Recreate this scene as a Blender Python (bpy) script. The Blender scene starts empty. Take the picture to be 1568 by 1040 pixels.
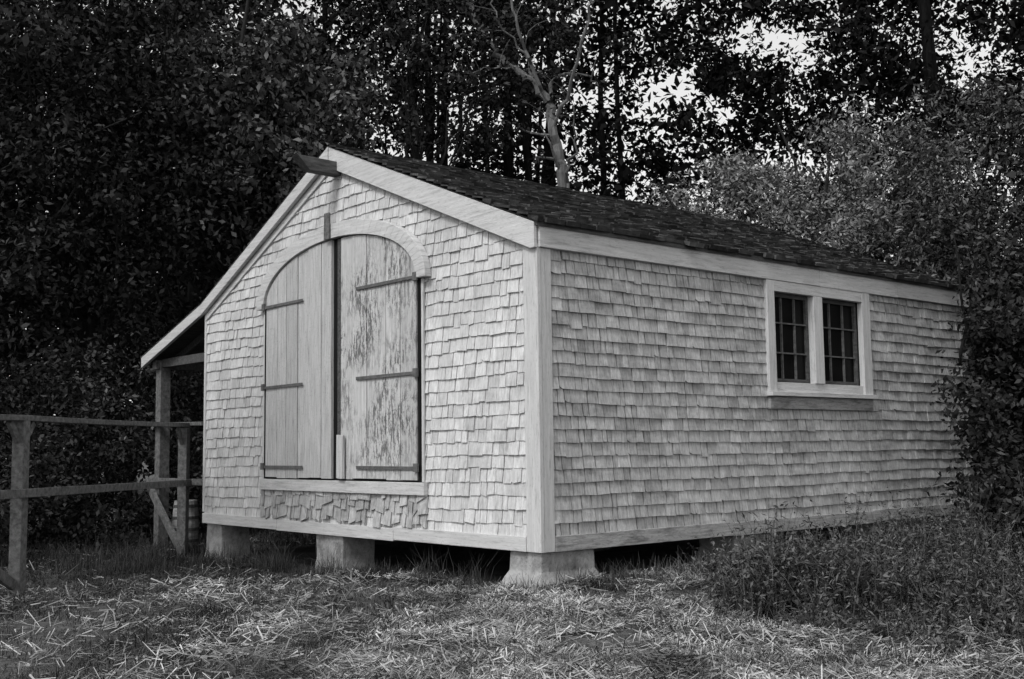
import bpy, math, random
import numpy as np
from mathutils import Vector, noise, Matrix
random.seed(7); R=np.random.default_rng(11)
scn=bpy.context.scene
CX,CY,CZ=7.5118,-6.7799,1.2483
YAW,PIT,ROL,F=49.2574,5.4702,0.7329,1745.753
S=0.34; H=3.04; ZE=3.306; W=6.55; L=7.66; XR=-3.398; ZR=4.682; ZB=3.225; XL=-8.5; ZL=2.634
ya=math.radians(YAW); FH=np.array([-math.sin(ya),math.cos(ya)]); RH=np.array([math.cos(ya),math.sin(ya)])
def site(px,d):
    u=(px-784)/F*d
    return np.array([CX,CY])+RH*u+FH*d
def gh(x,y): return float(ghv(np.float64(x),np.float64(y)))
def ghv(x,y):
    t=np.clip((-x-1.0)/3.0,0,1); t=t*t*(3-2*t)
    return -0.10*t+0.035*np.sin(x*0.9+1.3)*np.sin(y*0.8)+0.02*np.sin(2.3*x+y*1.7)

# ---------------------------------------------------------------- materials
def mat(name,lo,hi,scale=6,stretch=(1,1,1),rough=0.9,rnd=0.0,detail=5,bump=0.0,spots=None,spec=0.15,bscale=60,mask=None):
    m=bpy.data.materials.new(name); m.use_nodes=True; nt=m.node_tree; N=nt.nodes; Lk=nt.links
    b=N['Principled BSDF']; b.inputs['Roughness'].default_value=rough
    b.inputs['Specular IOR Level'].default_value=spec
    tc=N.new('ShaderNodeTexCoord'); mp=N.new('ShaderNodeMapping'); mp.inputs['Scale'].default_value=stretch
    Lk.new(tc.outputs['Object'],mp.inputs['Vector'])
    def nzr(vec,sc,f0,f1,t0,t1,det=5,ro=0.65):
        nz=N.new('ShaderNodeTexNoise'); nz.inputs['Scale'].default_value=sc; nz.inputs['Detail'].default_value=det
        nz.inputs['Roughness'].default_value=ro; Lk.new(vec,nz.inputs['Vector'])
        mr=N.new('ShaderNodeMapRange'); mr.inputs['From Min'].default_value=f0; mr.inputs['From Max'].default_value=f1
        mr.inputs['To Min'].default_value=t0; mr.inputs['To Max'].default_value=t1
        Lk.new(nz.outputs['Fac'],mr.inputs['Value']); return mr.outputs[0]
    def op(kind,a,b_):
        mu=N.new('ShaderNodeMath'); mu.operation=kind; Lk.new(a,mu.inputs[0])
        if isinstance(b_,float): mu.inputs[1].default_value=b_
        else: Lk.new(b_,mu.inputs[1])
        return mu.outputs[0]
    val=nzr(mp.outputs[0],scale,0.3,0.7,lo,hi,detail)
    if rnd>0:
        at=N.new('ShaderNodeAttribute'); at.attribute_name='rnd'
        m2=N.new('ShaderNodeMapRange'); m2.inputs['To Min'].default_value=1-rnd; m2.inputs['To Max'].default_value=1+rnd
        Lk.new(at.outputs['Fac'],m2.inputs['Value']); val=op('MULTIPLY',val,m2.outputs[0])
    for sp in (spots or []):
        sc,st,f0,f1,mul=sp
        mp2=N.new('ShaderNodeMapping'); mp2.inputs['Scale'].default_value=st; Lk.new(tc.outputs['Object'],mp2.inputs['Vector'])
        v=nzr(mp2.outputs[0],sc,f0,f1,1,mul,6,0.7)
        if mask:
            k=nzr(tc.outputs['Object'],mask,0.38,0.56,0,1,3)
            inv=N.new('ShaderNodeMath'); inv.operation='SUBTRACT'; inv.inputs[0].default_value=1; Lk.new(v,inv.inputs[1])
            q=op('MULTIPLY',inv.outputs[0],k); inv2=N.new('ShaderNodeMath'); inv2.operation='SUBTRACT'; inv2.inputs[0].default_value=1; Lk.new(q,inv2.inputs[1]); v=inv2.outputs[0]
        val=op('MULTIPLY',val,v)
    cb=N.new('ShaderNodeCombineColor')
    for i in range(3): Lk.new(val,cb.inputs[i])
    Lk.new(cb.outputs[0],b.inputs['Base Color'])
    if bump>0:
        bn=N.new('ShaderNodeTexNoise'); bn.inputs['Scale'].default_value=bscale; bn.inputs['Detail'].default_value=3
        Lk.new(mp.outputs[0],bn.inputs['Vector'])
        bp=N.new('ShaderNodeBump'); bp.inputs['Strength'].default_value=bump; bp.inputs['Distance'].default_value=0.01
        Lk.new(bn.outputs['Fac'],bp.inputs['Height']); Lk.new(bp.outputs[0],b.inputs['Normal'])
    return m
def leafmat(name,lo,hi,pw=1.6,patch=None):
    m=bpy.data.materials.new(name); m.use_nodes=True; nt=m.node_tree; N=nt.nodes; Lk=nt.links
    N.remove(N['Principled BSDF']); b=N.new('ShaderNodeBsdfDiffuse'); Lk.new(b.outputs[0],N['Material Output'].inputs['Surface'])
    at=N.new('ShaderNodeAttribute'); at.attribute_name='rnd'
    p=N.new('ShaderNodeMath'); p.operation='POWER'; p.inputs[1].default_value=pw; Lk.new(at.outputs['Fac'],p.inputs[0])
    mr=N.new('ShaderNodeMapRange'); mr.inputs['To Min'].default_value=lo; mr.inputs['To Max'].default_value=hi; Lk.new(p.outputs[0],mr.inputs['Value'])
    v=mr.outputs[0]
    if patch:
        tc=N.new('ShaderNodeTexCoord'); nz=N.new('ShaderNodeTexNoise'); nz.inputs['Scale'].default_value=patch; nz.inputs['Detail'].default_value=3
        Lk.new(tc.outputs['Object'],nz.inputs['Vector']); m3=N.new('ShaderNodeMapRange'); m3.inputs['From Min'].default_value=0.35; m3.inputs['From Max'].default_value=0.65
        m3.inputs['To Min'].default_value=0.35; m3.inputs['To Max'].default_value=1.2; Lk.new(nz.outputs['Fac'],m3.inputs['Value'])
        mu=N.new('ShaderNodeMath'); mu.operation='MULTIPLY'; Lk.new(v,mu.inputs[0]); Lk.new(m3.outputs[0],mu.inputs[1]); v=mu.outputs[0]
    cb=N.new('ShaderNodeCombineColor')
    for i in range(3): Lk.new(v,cb.inputs[i])
    Lk.new(cb.outputs[0],b.inputs['Color']); return m
M={}
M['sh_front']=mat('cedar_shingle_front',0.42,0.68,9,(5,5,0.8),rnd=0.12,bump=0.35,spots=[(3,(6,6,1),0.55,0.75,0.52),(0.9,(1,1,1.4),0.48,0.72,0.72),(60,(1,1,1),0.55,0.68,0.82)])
M['sh_side']=mat('cedar_shingle_side',0.28,0.54,9,(5,5,0.8),rnd=0.16,bump=0.35,spots=[(1.2,(1,1,3),0.47,0.70,0.58),(4,(6,6,1),0.55,0.75,0.52),(60,(1,1,1),0.55,0.68,0.78)])  # same cedar as the front, base tone lowered for the side's weaker light
M['trim_v']=mat('weathered_trim_vertical',0.44,0.60,5,(7,7,0.5),rnd=0.05,bump=0.4,bscale=30,spots=[(5,(6,6,0.5),0.54,0.70,0.62),(60,(1,1,0.3),0.55,0.68,0.75)])
M['trim_h']=mat('weathered_trim_horizontal',0.44,0.60,5,(0.5,0.5,8),rnd=0.05,bump=0.4,bscale=30,spots=[(5,(0.5,0.5,6),0.54,0.70,0.62),(60,(0.3,0.3,1),0.55,0.68,0.75)])
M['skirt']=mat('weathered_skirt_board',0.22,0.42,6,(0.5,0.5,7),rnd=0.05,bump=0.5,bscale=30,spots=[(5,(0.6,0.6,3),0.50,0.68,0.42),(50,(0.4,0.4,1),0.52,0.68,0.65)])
M['door']=mat('door_paint',0.36,0.56,7,(8,8,0.4),rnd=0.10,bump=0.5,bscale=25,spots=[(9,(5,5,0.4),0.53,0.66,0.68),(45,(1,1,1),0.56,0.66,0.7)])
M['door_peel']=mat('door_paint_peeling',0.36,0.58,7,(8,8,0.4),rnd=0.10,bump=0.6,bscale=25,spots=[(13,(2.4,2.4,0.6),0.49,0.55,0.32),(45,(1,1,1),0.55,0.63,0.5)],mask=1.6)
M['roof']=mat('roof_shingle',0.020,0.080,8,(1,1,1),rnd=0.65,bump=0.6)
M['conc']=mat('rough_concrete',0.20,0.40,6,(1,1,1),bump=1.0,bscale=22,spots=[(4,(1,1,1),0.48,0.7,0.4),(35,(1,1,1),0.55,0.66,0.55)])
M['dark']=mat('unlit_interior_black',0.006,0.012,3,(1,1,1))  # near-black tone stands in for missing light in the room and door gaps
M['beam']=mat('old_timber',0.04,0.12,6,(6,1,6),bump=0.5)
M['iron']=mat('rusty_iron',0.06,0.15,20,(1,1,1),rough=0.7)
M['fence']=mat('fence_timber',0.06,0.20,6,(3,3,3),bump=0.5,spots=[(30,(1,1,1),0.52,0.68,0.6)])
M['glass']=mat('dark_glass',0.004,0.008,3,(1,1,1),rough=0.35,spec=0.1)
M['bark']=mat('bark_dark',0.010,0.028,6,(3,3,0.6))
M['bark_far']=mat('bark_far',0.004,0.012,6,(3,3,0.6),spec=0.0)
M['bark_pale']=mat('bark_pale',0.06,0.16,5,(3,3,0.8),bump=0.8,bscale=12)
M['leaf_dark']=leafmat('leaf_dark',0.012,0.065,2.0)
M['leaf_mid']=leafmat('leaf_mid',0.020,0.17,2.0)
M['leaf_light']=leafmat('leaf_light',0.06,0.27,1.4)
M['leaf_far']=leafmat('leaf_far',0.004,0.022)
M['straw']=leafmat('straw',0.10,0.53,1.4,patch=1.3)
M['grass']=leafmat('grass',0.025,0.15,1.6,patch=0.8)
M['weed']=leafmat('weed',0.025,0.16,1.6)

# ---------------------------------------------------------------- mesh helpers
class MB:
    def __init__(s): s.v=[];s.f=[];s.m=[];s.r=[];s.mats=[]
    def mi(s,k):
        if k not in s.mats: s.mats.append(k)
        return s.mats.index(k)
    def poly(s,vs,faces,k,r=None):
        o=len(s.v); s.v+= [tuple(v) for v in vs]; r=random.random() if r is None else r; i=s.mi(k)
        for f in faces: s.f.append(tuple(o+a for a in f)); s.m.append(i); s.r.append(r)
    def box(s,a,b,k,r=None,jit=0):
        x0,y0,z0=a;x1,y1,z1=b
        vs=[(x,y,z) for z in(z0,z1) for y in(y0,y1) for x in(x0,x1)]
        if jit: vs=[tuple(c+random.uniform(-jit,jit) for c in v) for v in vs]
        s.poly(vs,[(0,2,3,1),(4,5,7,6),(0,1,5,4),(2,6,7,3),(0,4,6,2),(1,3,7,5)],k,r)
    def prism(s,pts,fn,k,n0,n1,r=None):
        n=len(pts); N1=n1 if callable(n1) else (lambda a,b:n1)
        vs=[fn(a,b,n0) for a,b in pts]+[fn(a,b,N1(a,b)) for a,b in pts]
        fs=[tuple(range(n))[::-1],tuple(range(n,2*n))]+[(i,(i+1)%n,n+(i+1)%n,n+i) for i in range(n)]
        s.poly(vs,fs,k,r)
    def beam(s,p,q,w,h,k,up=(0,0,1),r=None):
        p=Vector(p);q=Vector(q);d=(q-p).normalized();u=Vector(up)
        sd_=d.cross(u).normalized(); u2=sd_.cross(d)
        vs=[c+sd_*(a*w/2)+u2*(b*h/2) for c in(p,q) for b in(-1,1) for a in(-1,1)]
        s.poly(vs,[(0,2,3,1),(4,5,7,6),(0,1,5,4),(2,6,7,3),(0,4,6,2),(1,3,7,5)],k,r)
    def revolve(s,c,prof,k,n=18):
        vs=[];fs=[]
        for (r_,z) in prof:
            for i in range(n):
                a=2*math.pi*i/n; vs.append((c[0]+r_*math.cos(a),c[1]+r_*math.sin(a),c[2]+z))
        for j in range(len(prof)-1):
            for i in range(n): fs.append((j*n+i,j*n+(i+1)%n,(j+1)*n+(i+1)%n,(j+1)*n+i))
        fs.append(tuple(range((len(prof)-1)*n,len(prof)*n))); s.poly(vs,fs,k)
    def obj(s,name,parent=None,bevel=0):
        me=bpy.data.meshes.new(name); me.from_pydata(s.v,[],s.f)
        for k in s.mats: me.materials.append(M[k])
        me.polygons.foreach_set('material_index',s.m)
        at=me.attributes.new('rnd','FLOAT','FACE'); at.data.foreach_set('value',s.r)
        me.update(); o=bpy.data.objects.new(name,me); scn.collection.objects.link(o)
        import bmesh
        bm=bmesh.new(); bm.from_mesh(me); bmesh.ops.recalc_face_normals(bm,faces=bm.faces); bm.to_mesh(me); bm.free()
        if parent: o.parent=parent
        if bevel:
            b=o.modifiers.new('bevel','BEVEL'); b.width=bevel; b.segments=2; b.limit_method='ANGLE'
        return o
def quadmesh(name,P,rn,mi,mats,parent=None):
    n=len(P); me=bpy.data.meshes.new(name)
    me.vertices.add(n*4); me.vertices.foreach_set('co',P.reshape(-1).astype(np.float32))
    me.loops.add(n*4); me.loops.foreach_set('vertex_index',np.arange(n*4,dtype=np.int32))
    me.polygons.add(n); me.polygons.foreach_set('loop_start',np.arange(0,n*4,4,dtype=np.int32))
    try: me.polygons.foreach_set('loop_total',np.full(n,4,dtype=np.int32))
    except Exception: pass
    for k in mats: me.materials.append(M[k])
    me.polygons.foreach_set('material_index',mi.astype(np.int32))
    me.update(calc_edges=True)
    at=me.attributes.new('rnd','FLOAT','FACE'); at.data.foreach_set('value',rn.astype(np.float32))
    o=bpy.data.objects.new(name,me); scn.collection.objects.link(o)
    if parent: o.parent=parent
    return o
def clip(poly,a,b,c):
    out=[]
    for i in range(len(poly)):
        p=poly[i];q=poly[(i+1)%len(poly)]
        dp=a*p[0]+b*p[1]-c; dq=a*q[0]+b*q[1]-c
        if dp<=0: out.append(p)
        if (dp<0<dq) or (dq<0<dp):
            t=dp/(dp-dq); out.append((p[0]+t*(q[0]-p[0]),p[1]+t*(q[1]-p[1])))
    return out
def shingles(mb,fn,a0,a1,b0,b1,expo,wr,k,clips=(),th=0.028,skew=0.002,drop=0.003,special=None,gap=0.004,wob=None,over=1.9,odd=0.03,tlt=0.012,missing=0.0):
    b=b0; row=0
    while b<b1:
        a=a0-random.uniform(0,wr[0]); e=expo*random.uniform(0.96,1.04)
        while a<a1:
            w=random.uniform(*wr)
            if random.random()<0.15: w*=1.4
            lo=max(a,a0); hi=min(a+w-gap*random.uniform(0.3,2.2),a1); a+=w
            if hi-lo<0.025 or random.random()<missing: continue
            dz=random.gauss(0,drop)
            if random.random()<odd: dz+=random.uniform(-0.022,0.012)
            s1=random.gauss(0,skew)
            wb=wob(0.5*(lo+hi),b) if wob else 0
            bb=b+dz+wb; t=bb+expo*over
            poly=[(lo,bb+s1),(hi,bb-s1),(hi,t),(lo,t)]
            if random.random()<0.08:
                c=random.uniform(0.008,0.03); poly=[(lo,bb+s1+c*0.7),(lo+c,bb+s1),(hi,bb-s1),(hi,t),(lo,t)]
            polys=[poly]
            if special: polys=special(poly,lo,hi,bb)
            for pl in polys:
                for cl in clips:
                    pl=clip(pl,*cl)
                    if len(pl)<3: break
                if len(pl)<3: continue
                tk=th*random.uniform(0.8,1.2); tilt=random.gauss(0,tlt)
                base=bb; mid=(lo+hi)/2; hh=expo*over
                f1=lambda x,y,tk=tk,base=base,mid=mid,tilt=tilt: max(0.002,tk*(1-0.88*(y-base)/hh)+tilt*(x-mid))
                mb.prism(pl,fn,k,0.0,f1)
        b+=e; row+=1

# ---------------------------------------------------------------- shed
shed=bpy.data.objects.new('shingled_shed',None); scn.collection.objects.link(shed)
fr=lambda a,b,n:(a,-n,b)
sd=lambda a,b,n:(n,a,b)
sR=(ZR-ZE)/(0-XR); sL=(ZR-ZB)/(XR+W); sL2=(ZB-ZL)/(-W-XL)
mb=MB()
gable=[(-W,S),(0,S),(0,ZE-0.04),(XR,ZR-0.06),(-W,ZB-0.06)]
mb.prism(gable,lambda a,b,n:(a,n,b),'dark',0.0,0.1)
mb.prism(gable,lambda a,b,n:(a,n,b),'sh_side',L-0.1,L)
mb.box((-W,0.1,S),(-W+0.1,L-0.1,ZB-0.08),'sh_side')
wy0,wy1,wz0,wz1=3.40,5.10,1.93,2.92
for a,b in[((-0.1,0.1,S),(0,wy0,ZE-0.05)),((-0.1,wy1,S),(0,L-0.1,ZE-0.05)),((-0.1,wy0,S),(0,wy1,wz0)),((-0.1,wy0,wz1),(0,wy1,ZE-0.05))]:
    mb.box(a,b,'dark')
mb.box((-W+0.02,0.02,S+0.02),(-0.02,L-0.02,S+0.12),'dark')
for i in range(8):
    y=0.4+i*0.95; mb.box((-W+0.12,y,S-0.0),(-0.12,y+0.06,S+0.019),'beam')
mb.obj('walls',shed)
mb=MB()
cl=[( sR,1,ZR-0.10+sR*XR),(-sL,1,ZR-0.10-sL*XR)]
wobf=lambda a,b:0.012*math.sin(a*1.3+b*1.5)+0.005*math.sin(a*4.1+b*5)
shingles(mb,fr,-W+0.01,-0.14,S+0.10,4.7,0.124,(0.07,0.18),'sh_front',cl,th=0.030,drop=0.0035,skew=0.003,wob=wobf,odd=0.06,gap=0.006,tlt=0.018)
mb.obj('front_shingles',shed)
mb=MB()
frp=lambda a,b,n:(a,-n-0.026,b)
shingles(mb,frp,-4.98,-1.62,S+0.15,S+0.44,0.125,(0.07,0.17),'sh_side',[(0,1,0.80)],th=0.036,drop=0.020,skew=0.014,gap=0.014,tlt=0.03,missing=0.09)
mb.obj('skirt_shingles',shed)
mb=MB()
def winclip(poly,lo,hi,bb):
    A,B,Z=3.36,5.2,1.72
    if hi<A or lo>B: return [poly]
    out=[]
    if lo<A: out.append(clip(poly,1,0,A))
    if hi>B: out.append(clip(poly,-1,0,-B))
    if bb<Z: out.append(clip(clip(clip(poly,-1,0,-max(lo,A)),1,0,min(hi,B)),0,1,Z))
    return [o for o in out if len(o)>=3]
wobs=lambda a,b:0.006*math.sin(a*1.1+b*1.3)+0.003*math.sin(a*3.7+b*4)
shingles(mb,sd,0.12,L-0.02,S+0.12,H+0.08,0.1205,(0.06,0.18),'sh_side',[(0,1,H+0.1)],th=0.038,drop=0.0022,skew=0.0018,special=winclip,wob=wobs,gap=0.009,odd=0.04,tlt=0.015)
mb.obj('side_shingles',shed)
mb=MB()
mb.box((-0.145,-0.045,S),(0.048,-0.001,H+0.03),'trim_v')
mb.box((0.001,0.001,S),(0.046,0.125,H-0.002),'trim_v',r=0.0)
mb.box((-W-0.02,-0.04,S+0.14),(-W+0.03,-0.001,ZB-0.1),'trim_v')
for a,b,dz in((-0.03,4.25,0),(4.256,5.9,-0.004),(5.906,L,0.003)):
    mb.box((0.002,a,H+0.001+dz),(0.074,b,ZE-0.035+dz),'trim_h')
for a,b,dz in((-W,-4.6,0.0),(-4.594,-2.2,-0.008),(-2.194,-0.15,0.004)):
    mb.box((a,-0.050,S-0.005+dz),(b,-0.002,S+0.125+dz),'trim_h')
for a,b,dz in((0.13,2.6,0.0),(2.606,5.2,-0.006),(5.206,L,0.004)):
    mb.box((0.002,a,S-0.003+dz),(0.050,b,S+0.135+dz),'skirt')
yk=lambda a,b,n:(a,-n,b)
mb.prism([(XR,ZR-0.245),(-0.0,ZE-0.275),(0.055,ZE-0.272),(0.055,ZE-0.035-0.01),(XR,ZR-0.008)],yk,'trim_h',0.047,0.085)
mb.prism([(XR,ZR-0.008),(-W,ZB-0.008),(-W,ZB-0.15),(XR,ZR-0.16)],yk,'trim_h',0.050,0.100)
mb.prism([(-W-0.003,ZB-0.008),(XL,ZL-0.008),(XL+0.01,ZL-0.15),(-W-0.003,ZB-0.15)],yk,'trim_h',0.049,0.098)
mb.prism([(XR-0.01,ZR-0.165),(-W+0.0,ZB-0.156),(-W+0.0,ZB-0.25),(XR-0.01,ZR-0.26)],yk,'trim_h',0.002,0.046)
mb.obj('trim_boards',shed,0.004)
mb=MB()
ov=0.09
def slab(x0,z0,x1,z1,k,t=0.045):
    mb.poly([(x0,-0.075,z0),(x1,-0.075,z1),(x1,L+0.08,z1),(x0,L+0.08,z0),(x0,-0.075,z0-t),(x1,-0.075,z1-t),(x1,L+0.08,z1-t),(x0,L+0.08,z0-t)],
      [(0,1,2,3),(7,6,5,4),(0,4,5,1),(1,5,6,2),(2,6,7,3),(3,7,4,0)],k)
slab(XR,ZR,ov,ZE-sR*ov,'beam'); slab(XR,ZR,-W,ZB,'beam'); slab(-W,ZB,XL,ZL,'beam')
ln=math.hypot(1,sR); lenR=(ov-XR)*ln+0.03
def rf(a,b,n):
    x=ov+0.03-b/ln; z=ZE-sR*(ov+0.03)+b*sR/ln
    return (x+n*sR/ln,a,z+n/ln+0.001)
shingles(mb,rf,-0.10,L+0.10,0,lenR-0.02,0.14,(0.12,0.26),'roof',[(0,1,lenR)],th=0.040,drop=0.014,skew=0.006,odd=0.12,tlt=0.03,gap=0.008)
def mk(x0,z0,x1,z1):
    Ln=math.hypot(x0-x1,z0-z1); ux,uz=(x0-x1)/Ln,(z0-z1)/Ln
    return (lambda a,b,n:(x1+ux*b-uz*n,a,z1+uz*b+ux*n+0.001)),Ln
f2,l2=mk(XR,ZR,-W,ZB); shingles(mb,f2,-0.09,L+0.09,0,l2-0.02,0.14,(0.12,0.26),'roof',[(0,1,l2)],th=0.024)
f3,l3=mk(-W,ZB,XL-0.03,ZL-0.01); shingles(mb,f3,-0.09,L+0.09,0,l3-0.02,0.14,(0.12,0.26),'roof',[(0,1,l3)],th=0.024)
mb.obj('roof',shed)
mb=MB()
for y in (0.06,2.5,5.0,7.4):
    g=gh(XL+0.25,y)
    mb.box((XL+0.17,y,g-0.05),(XL+0.33,y+0.15,ZL-0.06),'fence',jit=0.004)
mb.box((XL+0.18,0.0,ZL-0.18),(XL+0.30,L,ZL-0.052),'fence')
mb.box((XL+0.2,0.08,ZL-0.16),(-W-0.0,0.16,ZL-0.04),'beam')
for i in range(10):
    y=0.3+i*0.8; mb.beam((XL+0.1,y,ZL-0.10),(-W,y,ZB-0.13),0.05,0.1,'beam')
mb.obj('lean_to_frame',shed,0.004)
mb=MB()
mb.poly([(-3.36,-0.02,4.32),(-3.22,-0.02,4.32),(-3.22,-0.02,4.47),(-3.36,-0.02,4.47),
         (-3.38,-0.42,4.33),(-3.24,-0.42,4.33),(-3.23,-0.58,4.48),(-3.37,-0.58,4.48)],
        [(0,1,2,3),(7,6,5,4),(0,4,5,1),(1,5,6,2),(2,6,7,3),(3,7,4,0)],'beam')
mb.obj('hoist_beam',shed,0.006)
DL,DR,DB,DC=-4.85,-1.71,0.93,-3.28; SPR=2.97; RISE=0.64; HW=(DR-DL)/2
def arc(x,extra=0): 
    t=min(1,abs(x-DC)/(HW+extra)); return SPR+(RISE+extra)*math.sqrt(max(0,1-t**2.2))
mb=MB()
n=28
pts=[(DL-0.0,DB-0.02),(DR,DB-0.02)]+[(DR-(DR-DL)*i/n,arc(DR-(DR-DL)*i/n)+0.02) for i in range(n+1)]
mb.prism(pts,yk,'dark',0.031,0.046)  # black sheet painted in as the shade between the door leaves
def leaf_door(x0,x1,k,widths):
    x=x0; tot=sum(widths)
    for w in widths:
        ww=w/tot*(x1-x0); a=x+0.006; b=x+ww-0.006; x+=ww
        m=6; bot=DB+0.012+random.uniform(-.004,.012)
        p=[(a,bot),(b,bot)]+[(b-(b-a)*i/m,arc(b-(b-a)*i/m)-0.014) for i in range(m+1)]
        d=random.uniform(-0.007,0.007)
        mb.prism(p,yk,k,0.047,0.080+d)
leaf_door(DL+0.03,DC-0.05,'door',[.26,.2,.24,.22,.27,.2])
leaf_door(DC+0.125,DR-0.02,'door_peel',[.2,.24,.3,.22,.24])
mb.prism([(DC+0.045,DB+0.01),(DC+0.122,DB+0.01),(DC+0.122,arc(DC+0.12)-0.02),(DC+0.045,arc(DC+0.045)-0.02)],yk,'beam',0.047,0.066)
mb.obj('doors',shed,0.003)
mb=MB()
for z in(2.985,2.015,1.07):
    mb.box((DL-0.02,-0.101,z-0.018),(DL+0.92,-0.0925,z+0.016),'iron',jit=0.003)
    mb.box((DL-0.03,-0.113,z-0.035),(DL+0.03,-0.090,z+0.045),'iron')
    mb.box((DR-1.10,-0.101,z-0.018),(DR+0.0,-0.0925,z+0.016),'iron',jit=0.003)
    mb.box((DR-0.05,-0.113,z-0.04),(DR+0.02,-0.090,z+0.045),'iron')
mb.box((DR-0.018,-0.07,DB),(DR+0.02,-0.03,2.98),'dark')  # black strips, here and below, stand in for shadow lines at door edges
mb.box((DL-0.02,-0.07,DB),(DL+0.022,-0.03,2.98),'dark')
mb.obj('hinges',shed)
mb=MB()
ex=0.165; m=40
for i in range(m):
    t0=i/m; t1=(i+1)/m
    def pt(t,e):
        an=math.pi*(1-t); c=math.cos(an); s=math.sin(an)
        return (DC+(HW+e)*c, SPR+(RISE+e)*(abs(s)**0.92))
    p=[pt(t0,0.0),pt(t1,0.0),pt(t1,ex),pt(t0,ex)]
    mb.prism(p[::-1],yk,'trim_h',0.032,0.112,r=0.4 if i<13 else (0.8 if i<27 else 0.5))
mb.box((DL-0.10,-0.085,0.80),(DR+0.09,-0.031,DB-0.004),'trim_h')
mb.box((DL-0.075,-0.06,DB),(DL-0.024,-0.031,SPR-0.005),'trim_v')
mb.box((DR+0.022,-0.056,DB),(DR+0.055,-0.031,SPR-0.005),'trim_v')
mb.box((DC-0.12,-0.143,3.60),(DC-0.02,-0.1135,3.90),'fence',r=0.9,jit=0.004)
mb.box((DC+0.13,-0.130,DB+0.02),(DC+0.25,-0.095,1.42),'door',jit=0.006)
mb.obj('door_casing',shed,0.004)
mb=MB()
fx1=0.070
mb.box((0.002,3.27,1.79),(fx1,wy0,H-0.003),'trim_v')
mb.box((0.002,wy1,1.79),(fx1,5.27,H-0.003),'trim_v')
mb.box((0.002,wy0+0.001,wz1),(fx1-0.002,wy1-0.001,H-0.003),'trim_h')
mb.box((0.002,3.275,1.64),(fx1-0.006,5.265,1.775),'skirt')
mb.box((0.002,3.25,1.777),(0.115,5.29,1.825),'trim_h')
mb.box((-0.04,wy0,1.826),(0.045,wy1,wz0),'trim_h')
mb.box((-0.06,4.13,wz0+0.001),(fx1-0.004,4.30,wz1-0.001),'trim_v')
mb.obj('window_frame',shed,0.004)
mb=MB()
for a,b in((wy0,4.13),(4.30,wy1)):
    mb.box((-0.058,a,wz0),(-0.052,b,wz1),'glass')
    for s0,s1 in((a,a+0.04),(b-0.04,b)): mb.box((-0.05,s0,wz0+.001),(-0.015,s1,wz1-.001),'beam')
    mb.box((-0.049,a+0.041,wz0),(-0.016,b-0.041,wz0+0.045),'beam'); mb.box((-0.049,a+0.041,wz1-0.045),(-0.016,b-0.041,wz1),'beam')
    for i in(1,2):
        y=a+(b-a)*i/3; mb.box((-0.048,y-0.008,wz0+0.046),(-0.022,y+0.008,wz1-0.046),'iron')
    for i in(1,2):
        z=wz0+(wz1-wz0)*i/3; mb.box((-0.046,a+0.041,z-0.008),(-0.020,b-0.041,z+0.008),'iron')
mb.obj('window_sashes',shed)
mb=MB()
def pier(x0,x1,y0,y1,flare=0.0,top=S-0.002):
    g=min(gh(x0,y0),gh(x1,y1))-0.12
    k=[(x0,y0),(x1,y0),(x1,y1),(x0,y1)]; c=((x0+x1)/2,(y0+y1)/2)
    lv=[(g,flare),(g+0.14,flare*0.9),(g+0.24,flare*0.35),(g+0.3,0.0),(top,0.0)]
    vs=[]
    for z,f in lv:
        for (x,y) in k:
            vs.append((x+f*(1 if x>c[0] else -1)+random.uniform(-.008,.008),y+f*(1 if y>c[1] else -1)+random.uniform(-.008,.008),z))
    fs=[(16,17,18,19)]
    for i in range(4):
        for j in range(4): fs.append((4*i+j,4*i+(j+1)%4,4*i+4+(j+1)%4,4*i+4+j))
    mb.poly(vs,fs,'conc')
pier(-0.42,0.0,-0.01,0.66,0.09)
pier(-3.78,-3.22,0.0,0.42,0.02)
pier(-6.52,-6.1,0.0,0.4,0.02)
pier(-0.5,-0.02,2.7,3.35,0.05)
pier(-0.5,-0.02,5.3,5.9,0.04)
pier(-3.7,-3.2,3.6,4.1,0.03); pier(-6.5,-6.1,3.6,4.1,0.03); pier(-6.5,-6.1,7.0,7.5,0.03); pier(-0.5,-0.02,7.1,7.6,0.03)
mb.obj('concrete_piers',shed,0.012)

# ---------------------------------------------------------------- fence
mb=MB()
P1=(-6.98,-0.12); P2=(-4.13,-3.12); P0=(P2[0]+(P2[0]-P1[0])*0.9,P2[1]+(P2[1]-P1[1])*0.9)
dv=Vector((P2[0]-P1[0],P2[1]-P1[1],0)).normalized()
for (x,y) in (P1,P2,P0):
    g=gh(x,y); mb.beam((x,y,g-0.1),(x+0.01,y,1.585),0.12,0.12,'fence',up=(dv.x,dv.y,0))
    for s in(-1,1):
        p=Vector((x,y,0))
        mb.beam(p+dv*(0.05*s)+Vector((0,0,1.38)),p+dv*(0.22*s)+Vector((0,0,1.57)),0.045,0.07,'fence')
a=Vector((P1[0],P1[1],0)); b=Vector((P0[0],P0[1],0))
n_=Vector((-dv.y,dv.x,0)); 
if n_.dot(Vector((CX,CY,0))-a)<0: n_=-n_
def sagrail(p,q,w,h,sag,k='fence'):
    N=6
    for i in range(N):
        t0,t1=i/N,(i+1)/N
        f=lambda t:p+(q-p)*t-Vector((0,0,sag*4*t*(1-t)))
        mb.beam(f(t0),f(t1),w,h,k,r=0.5)
p2v=Vector((P2[0],P2[1],0))
sagrail(a-dv*0.25+Vector((0,0,1.625)),p2v+Vector((0,0,1.61)),0.14,0.055,0.012)
sagrail(p2v+dv*0.004+Vector((0,0,1.61)),b+Vector((0,0,1.60)),0.14,0.055,0.01)
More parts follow.
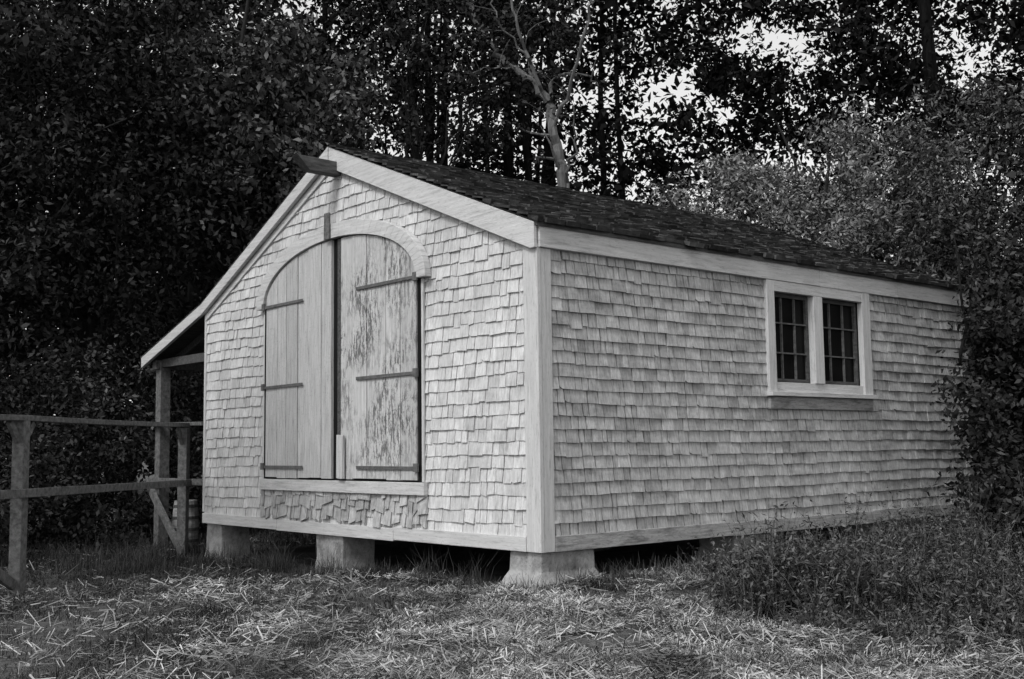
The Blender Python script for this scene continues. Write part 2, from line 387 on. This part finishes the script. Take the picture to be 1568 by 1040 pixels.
mb.beam(a-dv*0.2+n_*0.085+Vector((0,0,0.85)),b+n_*0.085+Vector((0,0,0.90)),0.045,0.085,'fence')
mb.beam((XL+0.1,0.02,1.66),(-W-0.02,-0.02,1.63),0.10,0.05,'fence')
mb.beam((XL+0.1,0.0,0.86),(-W-0.02,-0.03,0.86),0.045,0.085,'fence')
mb.beam((XL+0.28,-0.03,0.72),(P1[0]+0.0,P1[1]-0.02,-0.05),0.05,0.12,'fence')
mb.beam((P2[0]+0.6,P2[1]-0.65,0.42),(P2[0]+0.05,P2[1]-0.05,-0.0),0.05,0.10,'fence')
mb.obj('wooden_fence',None,0.006)
mb=MB()
bx,by=-7.80,0.30; g=gh(bx,by)-0.02
mb.revolve((bx,by,g),[(0.15,0),(0.175,0.18),(0.185,0.35),(0.175,0.52),(0.155,0.68),(0.135,0.68),(0.135,0.65)],'skirt',20)
for z,r_ in((0.10,0.170),(0.26,0.188),(0.42,0.188),(0.58,0.174)): mb.revolve((bx,by,g+z),[(r_-0.02,-0.001),(r_,0.0),(r_,0.04),(r_-0.02,0.041)],'beam',20)
mb.obj('wooden_barrel')

# ---------------------------------------------------------------- ground
gs=np.sinh(np.linspace(-6.2,6.2,281))*1.0
gx=gs*1.6-1.0; gy=gs*1.6+0.0
X,Y=np.meshgrid(gx,gy,indexing='ij'); Z=ghv(X,Y)*np.exp(-(np.hypot(X,Y)/60)**2)
nn=281; V=np.stack([X,Y,Z],-1).reshape(-1,3)
idx=np.arange(nn*nn).reshape(nn,nn)
q=np.stack([idx[:-1,:-1],idx[1:,:-1],idx[1:,1:],idx[:-1,1:]],-1).reshape(-1,4)
me=bpy.data.meshes.new('ground'); me.from_pydata(V.tolist(),[],q.tolist()); 
M['soil']=mat('ground_soil',0.025,0.12,2.5,(1,1,1),bump=0.8,bscale=20,spots=[(14,(1,1,1),0.5,0.6,0.6)])
me.materials.append(M['soil']); me.shade_smooth()
go=bpy.data.objects.new('ground',me); scn.collection.objects.link(go)

def under(x,y): return (x>-W-0.0)&(x<0.0)&(y>0.0)&(y<L)
def vn(x,y,s,seed=0):
    a=np.sin(x*s+1.7*seed+1.9*np.sin(y*s*0.7+seed)); b=np.sin(y*s*1.13+2.1*seed+1.6*np.sin(x*s*0.8))
    c=np.sin((x+y)*s*2.3+seed+1.5*np.sin((x-y)*s*1.9)); return np.clip(0.5+0.2*(a+b)+0.14*c,0,1)
def pts_view(n,d0,d1,px0,px1,pw=1.0):
    d=d0+(d1-d0)*R.random(n)**pw; px=px0+(px1-px0)*R.random(n)
    u=(px-784)/F*d
    x=CX+RH[0]*u+FH[0]*d; y=CY+RH[1]*u+FH[1]*d
    return x,y,px,d
def lying(n,d0,d1,px0,px1,fn,ln=(0.03,0.17),w=(0.003,0.008)):
    x,y,px,d=pts_view(n,d0,d1,px0,px1)
    k=fn(x,y,px,d)>R.random(n); k&=~under(x,y); x=x[k];y=y[k];d=d[k];n=len(x)
    th=6*vn(x,y,1.9,3)+3*vn(x,y,5.1,8)+R.normal(0,0.8,n); l=R.uniform(*ln,n); ww=R.uniform(*w,n)*(0.6+d/14)
    lump=0.10*vn(x,y,3.6,5)**1.5
    z=ghv(x,y)+0.005+lump*R.random(n)**0.5
    tz=R.normal(0,0.35,n)
    dx,dy=np.cos(th),np.sin(th)
    c=np.stack([x,y,z+0.012],-1); t=np.stack([dx*l/2,dy*l/2,tz*l/2],-1)
    s=np.stack([-dy*ww/2,dx*ww/2,R.normal(0,0.6,n)*ww/2],-1)
    return np.stack([c-t-s,c-t+s,c+t+s*0.5,c+t-s*0.5],1)
def blades(x,y,h,w,lean=0.35):
    n=len(x); th=R.uniform(0,6.283,n); ph=R.uniform(0,6.283,n)
    z=ghv(x,y)-0.01
    b=np.stack([x,y,z],-1); s=np.stack([np.cos(th),np.sin(th),0*th],-1)*(w/2)[:,None]
    le=np.abs(R.normal(0,lean,n))*h
    m=b+np.stack([np.cos(ph)*le*0.3,np.sin(ph)*le*0.3,h*0.55],-1)
    t=b+np.stack([np.cos(ph)*le,np.sin(ph)*le,h*np.sqrt(np.clip(1-(le/h)**2*0.3,0.2,1))],-1)
    q1=np.stack([b-s,b+s,m+s*0.8,m-s*0.8],1); q2=np.stack([m-s*0.8,m+s*0.8,t+s*0.15,t-s*0.15],1)
    return np.concatenate([q1,q2])
# hay lies thickest in front of the corner; sparser, grassier edges also imitate shade
def hayden(x,y,px,d):
    c=np.exp(-(((px-950)/400)**2))*np.clip((12-d)/2.0,0,1)
    return np.clip(0.06+1.05*c,0,1)*np.clip((vn(x,y,1.9,1)-0.14)*2.4,0.06,1)
A=lying(260000,5.3,12,-60,1640,hayden)
A2=lying(20000,10,18,-60,700,lambda x,y,px,d:0.25*vn(x,y,2.0,2))
A=np.concatenate([A,A2]); n=len(A)
quadmesh('straw_litter',A,R.random(n),np.zeros(n),['straw'])
def mixden(x,y,px,d):
    c=np.exp(-((px-950)/380)**2)*np.clip((11.5-d)/2.5,0,1)
    return np.clip(1-0.75*c,0,1)*np.clip(0.15+1.2*vn(x,y,1.7,4),0,1)
x,y,px,d=pts_view(210000,5.3,20,-80,1660,0.9); k=(mixden(x,y,px,d)>R.random(len(x)))&~under(x,y); x=x[k];y=y[k];px=px[k];d=d[k]
h=R.uniform(0.02,0.09,len(x))*(0.4+1.6*vn(x,y,2.9,6)**2); Q=[blades(x,y,h,R.uniform(0.004,0.008,len(x))*(0.5+d/12),1.0)]
def tuft(cx,cy,n,rad,h0,h1,w=0.006):
    a=R.normal(0,rad,n); b=R.normal(0,rad,n); return blades(cx+a,cy+b,R.uniform(h0,h1,n),np.full(n,w),0.5)
for i in range(60):
    a=random.uniform(-W,0.3); Q.append(tuft(a,random.uniform(-0.55,-0.05),random.randint(20,80),0.09,0.06,random.uniform(0.10,0.24)))
for (a,b) in((-3.9,-0.35),(-4.1,-0.3),(-1.3,-0.25),(-0.7,-0.2),(-3.0,-0.3)): Q.append(tuft(a,b,70,0.07,0.15,0.42,0.005))
for i in range(60):
    a=random.uniform(0.2,L); Q.append(tuft(random.uniform(0.05,0.5),a,random.randint(30,90),0.10,0.08,random.uniform(0.14,0.36)))
for i in range(60):
    p=site(random.uniform(-40,1600),random.uniform(6,11)); 
    if p[1]<-0.5 or p[0]>0.4: Q.append(tuft(p[0],p[1],random.randint(30,80),0.08,0.05,random.uniform(0.10,0.22),0.005))
for i in range(60):
    p=site(random.uniform(-40,480),random.uniform(13,17)); 
    if not(p[0]>-W and p[1]>0): Q.append(tuft(p[0],p[1],80,0.14,0.1,random.uniform(0.15,0.45)))
Q=np.concatenate(Q); n=len(Q)
quadmesh('grass',Q,R.random(n),np.zeros(n),['grass'])
def leafquads(c,out,size,ratio=0.5,rn=0.8,droop=0.2):
    n=len(c); nv=out*0.6+np.array([0,0,0.45])+R.normal(0,rn,(n,3)); nv/=np.linalg.norm(nv,axis=1)[:,None]+1e-9
    t=R.normal(0,1,(n,3)); t[:,2]-=droop; t-=nv*np.sum(t*nv,1)[:,None]; t/=np.linalg.norm(t,axis=1)[:,None]+1e-9
    s=np.cross(nv,t); l=size*R.uniform(0.6,1.35,n)[:,None]/2; 
    return np.stack([c-t*l,c+s*l*ratio-t*l*0.1+nv*l*0.15,c+t*l,c-s*l*ratio-t*l*0.1+nv*l*0.15],1)
def weeds(name,specs):
    out=[]
    for (px,d,n,rad,h0,h1) in specs:
        p=site(px,d)
        ns=max(4,n//14)
        for s_ in range(ns):
            sx,sy=p[0]+R.normal(0,rad),p[1]+R.normal(0,rad)
            if sx<0.1 and sy>-0.05 and sx>-W: continue
            hh=R.uniform(h0,h1)*R.uniform(0.7,1.25); m=14
            x=sx+R.normal(0,0.03,m); y=sy+R.normal(0,0.03,m)
            ph=R.uniform(0,6.28,m); le=np.abs(R.normal(0,0.38,m))*hh; h=hh*R.uniform(0.5,1,m)
            b=np.stack([x,y,ghv(x,y)-0.01],-1); top=b+np.stack([np.cos(ph)*le,np.sin(ph)*le,h],-1); mid=(b+top)/2+np.stack([0*x,0*x,h*0.1],-1)
            th=R.uniform(0,6.28,m); s=np.stack([np.cos(th),np.sin(th),0*th],-1)*0.0025
            out+= [np.stack([b-s,b+s,mid+s,mid-s],1),np.stack([mid-s,mid+s,top+s*.3,top-s*.3],1)]
            kk=9; t=R.uniform(0.2,1.0,(m*kk,1)); B=np.repeat(b,kk,0);T_=np.repeat(top,kk,0); c=B+(T_-B)*t; c[:,2]+=np.repeat(h,kk)*0.1*np.sin(t[:,0]*3.14)
            c+=R.normal(0,0.014,c.shape)
            out.append(leafquads(c,np.tile([0,0,1.0],(len(c),1)),0.05,0.30))
    A=np.concatenate(out)
    quadmesh(name,A,R.random(len(A)),np.zeros(len(A)),['weed'])
weeds('weed_patch',[(1185,8.5,760,0.20,0.40,0.74),(1265,8.2,760,0.24,0.42,0.74),(1150,9.3,160,0.25,0.15,0.4),(1330,7.6,260,0.3,0.15,0.4)])
weeds('weed_patch',[(1450,8.8,420,0.40,0.25,0.6),(1560,8.2,480,0.4,0.3,0.7),(1620,7.2,300,0.35,0.2,0.6),(1480,7.2,160,0.4,0.1,0.3)])
weeds('weed_patch',[(1350,10.4,300,0.35,0.25,0.5),(1450,10.8,460,0.5,0.4,0.85),(1560,10.4,460,0.5,0.4,1.0),(1400,11.8,260,0.4,0.3,0.7),(1170,10.0,200,0.18,0.35,0.6)])

# ---------------------------------------------------------------- trees
def tube(pts,rad,sides=6):
    pts=np.array(pts,float); n=len(pts); rings=[]
    for i in range(n):
        d=pts[min(i+1,n-1)]-pts[max(i-1,0)]; d/=np.linalg.norm(d)+1e-9
        a=np.cross(d,[0.31,0.9,0.2]); a/=np.linalg.norm(a)+1e-9; b=np.cross(d,a)
        th=np.arange(sides)*2*math.pi/sides
        rings.append(pts[i]+rad[i]*(np.cos(th)[:,None]*a+np.sin(th)[:,None]*b))
    Q=[]
    for i in range(n-1):
        for j in range(sides):
            k=(j+1)%sides; Q.append([rings[i][j],rings[i][k],rings[i+1][k],rings[i+1][j]])
    return np.array(Q)
def limb(a,b,r0,r1,n=6,sag=0.12):
    a=np.array(a,float);b=np.array(b,float); ln=np.linalg.norm(b-a); ps=[]
    off=R.normal(0,1,3)*ln*sag*0.6; off[2]=abs(off[2])*0.5
    for i in range(n+1):
        t=i/n; ps.append(a+(b-a)*t+off*math.sin(math.pi*t)+R.normal(0,ln*0.012,3)*(0<i<n))
    return tube(ps,[r0+(r1-r0)*i/n for i in range(n+1)],5),ps
def clumpleaves(cc,n,r,flat,lsize,ratio,rn,spray=5):
    tw=R.normal(0,1,(spray*3,3)); tw/=np.linalg.norm(tw,axis=1)[:,None]; tw*=np.array([1,1,flat]); 
    w=tw[R.integers(0,spray*3,n)]; t=R.random(n)**0.6
    pos=cc+w*t[:,None]*r*1.15; pos[:,2]-=0.12*r*t**2; pos+=R.normal(0,r*0.17,(n,3))
    return leafquads(pos,w,lsize,ratio,rn)
def tree(name,px,d,h,tr,lobes,clumps,lpc,lsize,leafm,barkm='bark',cr=0.55,ratio=0.5,lean=(0,0),trunks=1,flat=0.6,rn=0.8,spray=5,sh=0.4):
    p=site(px,d); g=gh(*p)-0.1; base=np.array([p[0],p[1],g]); quads=[];mi=[]
    spines=[]
    for k in range(trunks):
        top=base+np.array([lean[0]+R.normal(0,0.12*h*(trunks>1)),lean[1]+R.normal(0,0.12*h*(trunks>1)),h*0.92])
        ps=[]; N=10; wob=R.normal(0,0.03*h,3); wob[2]=0
        for i in range(N+1):
            t=i/N; ps.append(base+(top-base)*t+wob*math.sin(t*5)+R.normal(0,0.01*h,3)*(i>0)*np.array([1,1,0])+np.array([0.12*k,0.05*k,0]))
        tq=tube(ps,[tr*(1.25 if i==0 else 1)*(1-0.85*i/N) for i in range(N+1)],8); quads.append(tq); mi.append(np.zeros(len(tq))); spines.append(ps)
    vol=np.array([l[3]**2*l[4] for l in lobes]); pr=vol/vol.sum()
    for c in range(clumps):
        l=lobes[R.choice(len(lobes),p=pr)]
        v=R.normal(0,1,3); v/=np.linalg.norm(v); rr=R.random()**sh
        off=np.array([*(RH*l[0]+FH*l[1]),l[2]]); cc=base+off+v*rr*np.array([l[3],l[3],l[4]])
        if cc[2]<g+0.2: cc[2]=g+0.2+R.random()*0.4
        if -W-2.6<cc[0]<0.55 and -0.6<cc[1]<L+0.5 and cc[2]<5.2: continue
        if c%3==0:
            sp=spines[c%trunks]; i=int(np.clip((cc[2]-g)/h*10*0.75,1,9)); 
            lq,_=limb(sp[i],cc,tr*0.35*(1-i/12),0.012); quads.append(lq); mi.append(np.zeros(len(lq)))
        n=int(lpc*R.uniform(0.6,1.3)); r=cr*R.uniform(0.6,1.35)
        q=clumpleaves(cc,n,r,flat,lsize,ratio,rn,spray); quads.append(q); mi.append(np.ones(n))
    A=np.concatenate(quads); mi=np.concatenate(mi)
    return quadmesh(name,A,R.random(len(A)),mi,[barkm,leafm])
tree('unseen_shade_tree',120,19,11,0.16,[(0,0,7,2.6,3.8),(-1.5,0,4,1.8,2.0)],185,200,0.12,'leaf_dark')
tree('unseen_shade_tree',400,20.5,11,0.17,[(0,0,6.8,2.3,2.8),(0.9,-0.5,5.6,1.4,1.6)],175,220,0.135,'leaf_mid',cr=0.6)
tree('unseen_shade_tree',-80,17.5,10,0.15,[(0.6,0,6,2.4,4)],115,200,0.11,'leaf_dark')
tree('unseen_shade_tree',280,24,13,0.18,[(0,0,9,3.0,3.6),(0,0,5,3,2.5)],130,200,0.15,'leaf_dark',cr=0.7)
tree('unseen_shade_tree',640,26,14,0.15,[(0,0,10.5,3.0,2.6),(0.5,0,5.5,2.2,1.5)],75,200,0.15,'leaf_dark',cr=0.7)
tree('unseen_shade_tree',-480,9.5,9,0.16,[(0,0,5.8,2.2,2.6)],75,130,0.16,'leaf_dark',cr=0.7)  # unseen tree, added outside the view to darken the left foreground
tree('unseen_shade_tree',2020,12.5,9,0.16,[(0,0,5.2,2.4,3.2)],95,130,0.16,'leaf_dark',cr=0.7)  # unseen tree, added outside the view to shade the side wall's far end
for px,d,h,c in((40,17,2.8,80),(190,18,2.9,80),(330,19.5,3.0,60),(-60,15,1.6,30),(120,16.5,1.5,45)):
    tree('understory_shrub',px,d,h,0.03,[(0,0,h*0.5,1.6,h*0.55)],c,150,0.085,'leaf_dark' if px!=190 else 'leaf_mid',cr=0.42,trunks=3)
tree('brush_tree',1130,19.5,6.5,0.09,[(0,0,4.6,1.9,2.0),(-1.2,0,3.3,1.2,1.0)],100,420,0.10,'leaf_light',cr=0.55,ratio=0.36,trunks=3,flat=0.6,sh=0.25,rn=0.6)
tree('brush_tree',1330,19,7.6,0.10,[(0,0,4.9,2.0,2.4),(0.6,0,3.4,1.6,1.3)],115,420,0.10,'leaf_light',cr=0.55,ratio=0.36,trunks=3,flat=0.6,sh=0.25,rn=0.6)
tree('brush_tree',1530,17.5,7.6,0.10,[(0,0,4.9,1.7,2.1),(-0.6,0,2.8,1.5,1.6)],110,380,0.10,'leaf_mid',cr=0.55,ratio=0.36,trunks=3,flat=0.6,sh=0.25,rn=0.6)
tree('brush_tree',960,24,6,0.08,[(0,0,4.4,1.4,1.5)],60,260,0.10,'leaf_light',cr=0.45,ratio=0.4,trunks=2)
tree('dark_shrub',1580,13.2,4.0,0.05,[(0,0,1.5,1.0,1.5),(0.2,0,2.9,0.9,0.8)],120,190,0.085,'leaf_dark',cr=0.35,trunks=3)
tree('dark_shrub',1510,15.2,4.4,0.05,[(0.2,0,2.6,0.9,1.6),(0.2,0,1.0,0.9,0.9)],120,190,0.085,'leaf_dark',cr=0.38,trunks=3)
tree('dark_shrub',1560,11.0,1.6,0.03,[(0.2,0,0.7,0.6,0.6)],45,180,0.075,'leaf_dark',cr=0.28,trunks=3)

def world(px,py,d):
    p=site(px,d); hy=687+(784-px)*0.0128; return np.array([p[0],p[1],CZ+d*(hy-py)/F])
Q=[]; tips=[]
def T(pl,r0,r1,d=23.5,j=0.035):
    ps=[world(a,b,d+c) for a,b,c in pl]; out=[];
    for i in range(len(ps)-1):
        p0=ps[max(i-1,0)];p1=ps[i];p2=ps[i+1];p3=ps[min(i+2,len(ps)-1)]
        for t in(0,0.25,0.5,0.75):
            c=0.5*((2*p1)+(p2-p0)*t+(2*p0-5*p1+4*p2-p3)*t*t+(3*p1-p0-3*p2+p3)*t**3)
            out.append(c+R.normal(0,j,3))
    out.append(ps[-1]); n=len(out); Q.append(tube(out,[(r0+(r1-r0)*i/(n-1))*R.uniform(0.92,1.08) for i in range(n)],8))
    for i in range(n//3,n,3):
        e=out[i]+R.normal(0,0.45,3)+np.array([0,0,0.35]); lq,_=limb(out[i],e,max(r1*0.4,0.010),0.005,4,0.2); Q.append(lq); tips.append(e)
    tips.append(out[-1])
T([(868,700,0),(866,300,0),(862,240,0),(852,190,0),(846,150,0.1)],0.12,0.10,j=0.02)
T([(846,150,0.1),(828,118,0.2),(796,92,0.4),(765,68,0.6),(742,30,0.8),(722,-30,1)],0.09,0.04)
T([(846,152,0.1),(826,100,-.2),(806,45,-.5),(790,-20,-.6)],0.045,0.025)
T([(846,150,0.1),(850,118,0.3),(872,100,0.5),(905,104,0.6),(925,120,0.8)],0.05,0.014)
T([(852,190,0),(872,140,-.3),(890,80,-.7),(912,10,-1),(915,-30,-1)],0.045,0.025)
T([(866,290,0),(876,250,-.3),(888,200,-.6),(884,150,-1.0)],0.035,0.012)
T([(796,92,.4),(760,90,.2),(715,98,0)],0.025,0.008)
T([(828,118,.2),(812,70,.2),(770,20,0),(760,-20,0)],0.03,0.015)
TA=np.concatenate(Q); LV=[]
for c in range(46):
    px=R.uniform(690,970); py=R.uniform(-120,70) ; LV.append(clumpleaves(world(px,py,24.6+R.normal(0,0.6)),140,0.5,0.6,0.12,0.5,0.8))
for e in tips:
    if R.random()<0.5: LV.append(clumpleaves(e,45,0.30,0.6,0.11,0.5,0.8))
LV=np.concatenate(LV); A=np.concatenate([TA,LV]); 
quadmesh('pale_bark_tree',A,R.random(len(A)),np.concatenate([np.zeros(len(TA)),np.ones(len(LV))]),['bark_pale','leaf_dark'])
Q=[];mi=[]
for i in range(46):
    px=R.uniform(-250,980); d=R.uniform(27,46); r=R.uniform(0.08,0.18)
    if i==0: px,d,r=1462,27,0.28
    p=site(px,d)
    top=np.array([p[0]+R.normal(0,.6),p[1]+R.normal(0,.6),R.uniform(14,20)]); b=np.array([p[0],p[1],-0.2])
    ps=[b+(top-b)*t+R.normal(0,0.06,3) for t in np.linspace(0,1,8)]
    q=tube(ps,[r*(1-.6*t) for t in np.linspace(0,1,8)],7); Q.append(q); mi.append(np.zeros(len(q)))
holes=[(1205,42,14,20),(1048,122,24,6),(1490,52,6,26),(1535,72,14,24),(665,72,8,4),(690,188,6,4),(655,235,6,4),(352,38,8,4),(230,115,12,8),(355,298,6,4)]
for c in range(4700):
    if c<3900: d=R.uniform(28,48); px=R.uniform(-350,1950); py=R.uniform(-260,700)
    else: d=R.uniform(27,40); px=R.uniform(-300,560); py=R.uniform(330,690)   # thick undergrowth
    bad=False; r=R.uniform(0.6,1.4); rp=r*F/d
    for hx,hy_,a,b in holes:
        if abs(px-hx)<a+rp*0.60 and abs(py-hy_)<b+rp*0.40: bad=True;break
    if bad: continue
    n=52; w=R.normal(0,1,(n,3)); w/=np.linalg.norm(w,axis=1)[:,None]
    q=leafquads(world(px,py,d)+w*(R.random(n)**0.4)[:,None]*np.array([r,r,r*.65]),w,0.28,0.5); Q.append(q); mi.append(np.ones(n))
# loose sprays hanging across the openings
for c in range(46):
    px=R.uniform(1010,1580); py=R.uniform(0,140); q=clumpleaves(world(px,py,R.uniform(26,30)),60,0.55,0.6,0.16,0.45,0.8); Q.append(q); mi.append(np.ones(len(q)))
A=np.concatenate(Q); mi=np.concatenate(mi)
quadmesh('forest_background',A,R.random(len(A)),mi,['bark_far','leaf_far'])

# ---------------------------------------------------------------- light
az=(0.20,-0.85); el=math.radians(48)
hd=math.hypot(*az); sdv=Vector((az[0]/hd*math.cos(el),az[1]/hd*math.cos(el),math.sin(el)))
sun=bpy.data.lights.new('sun','SUN'); sun.energy=1.9; sun.angle=math.radians(14); sun.color=(1,1,1)
so=bpy.data.objects.new('sun',sun); so.rotation_euler=(-sdv).to_track_quat('-Z','Y').to_euler(); scn.collection.objects.link(so)
wd=bpy.data.worlds.new('World'); scn.world=wd; wd.use_nodes=True; nt=wd.node_tree
bg=nt.nodes['Background']; sk=nt.nodes.new('ShaderNodeTexSky'); sk.sky_type='NISHITA'; sk.sun_disc=False
sk.sun_elevation=el; sk.sun_rotation=math.atan2(az[0],az[1]); sk.dust_density=3
bw=nt.nodes.new('ShaderNodeRGBToBW'); nt.links.new(sk.outputs[0],bw.inputs[0])
ad=nt.nodes.new('ShaderNodeMath'); ad.operation='ADD'; ad.inputs[1].default_value=4.8; nt.links.new(bw.outputs[0],ad.inputs[0])
nt.links.new(ad.outputs[0],bg.inputs['Color'])
bg.inputs['Strength'].default_value=0.115
# ---------------------------------------------------------------- camera
cam=bpy.data.cameras.new('camera'); co=bpy.data.objects.new('camera',cam); scn.collection.objects.link(co)
cam.sensor_width=36; cam.lens=36*F/1568; cam.clip_end=3000
pit=math.radians(PIT); rol=math.radians(ROL)
fwd=Vector((-math.sin(ya)*math.cos(pit),math.cos(ya)*math.cos(pit),math.sin(pit))); r=Vector((math.cos(ya),math.sin(ya),0)); u=r.cross(fwd)
c,s=math.cos(rol),math.sin(rol)
r2=r*c-u*s; u2=u*c+r*s
mt=Matrix((( r2.x,u2.x,-fwd.x,CX),(r2.y,u2.y,-fwd.y,CY),(r2.z,u2.z,-fwd.z,CZ),(0,0,0,1)))
co.matrix_world=mt; scn.camera=co
scn.view_settings.view_transform='Standard'
try: scn.view_settings.look='None'
except: pass
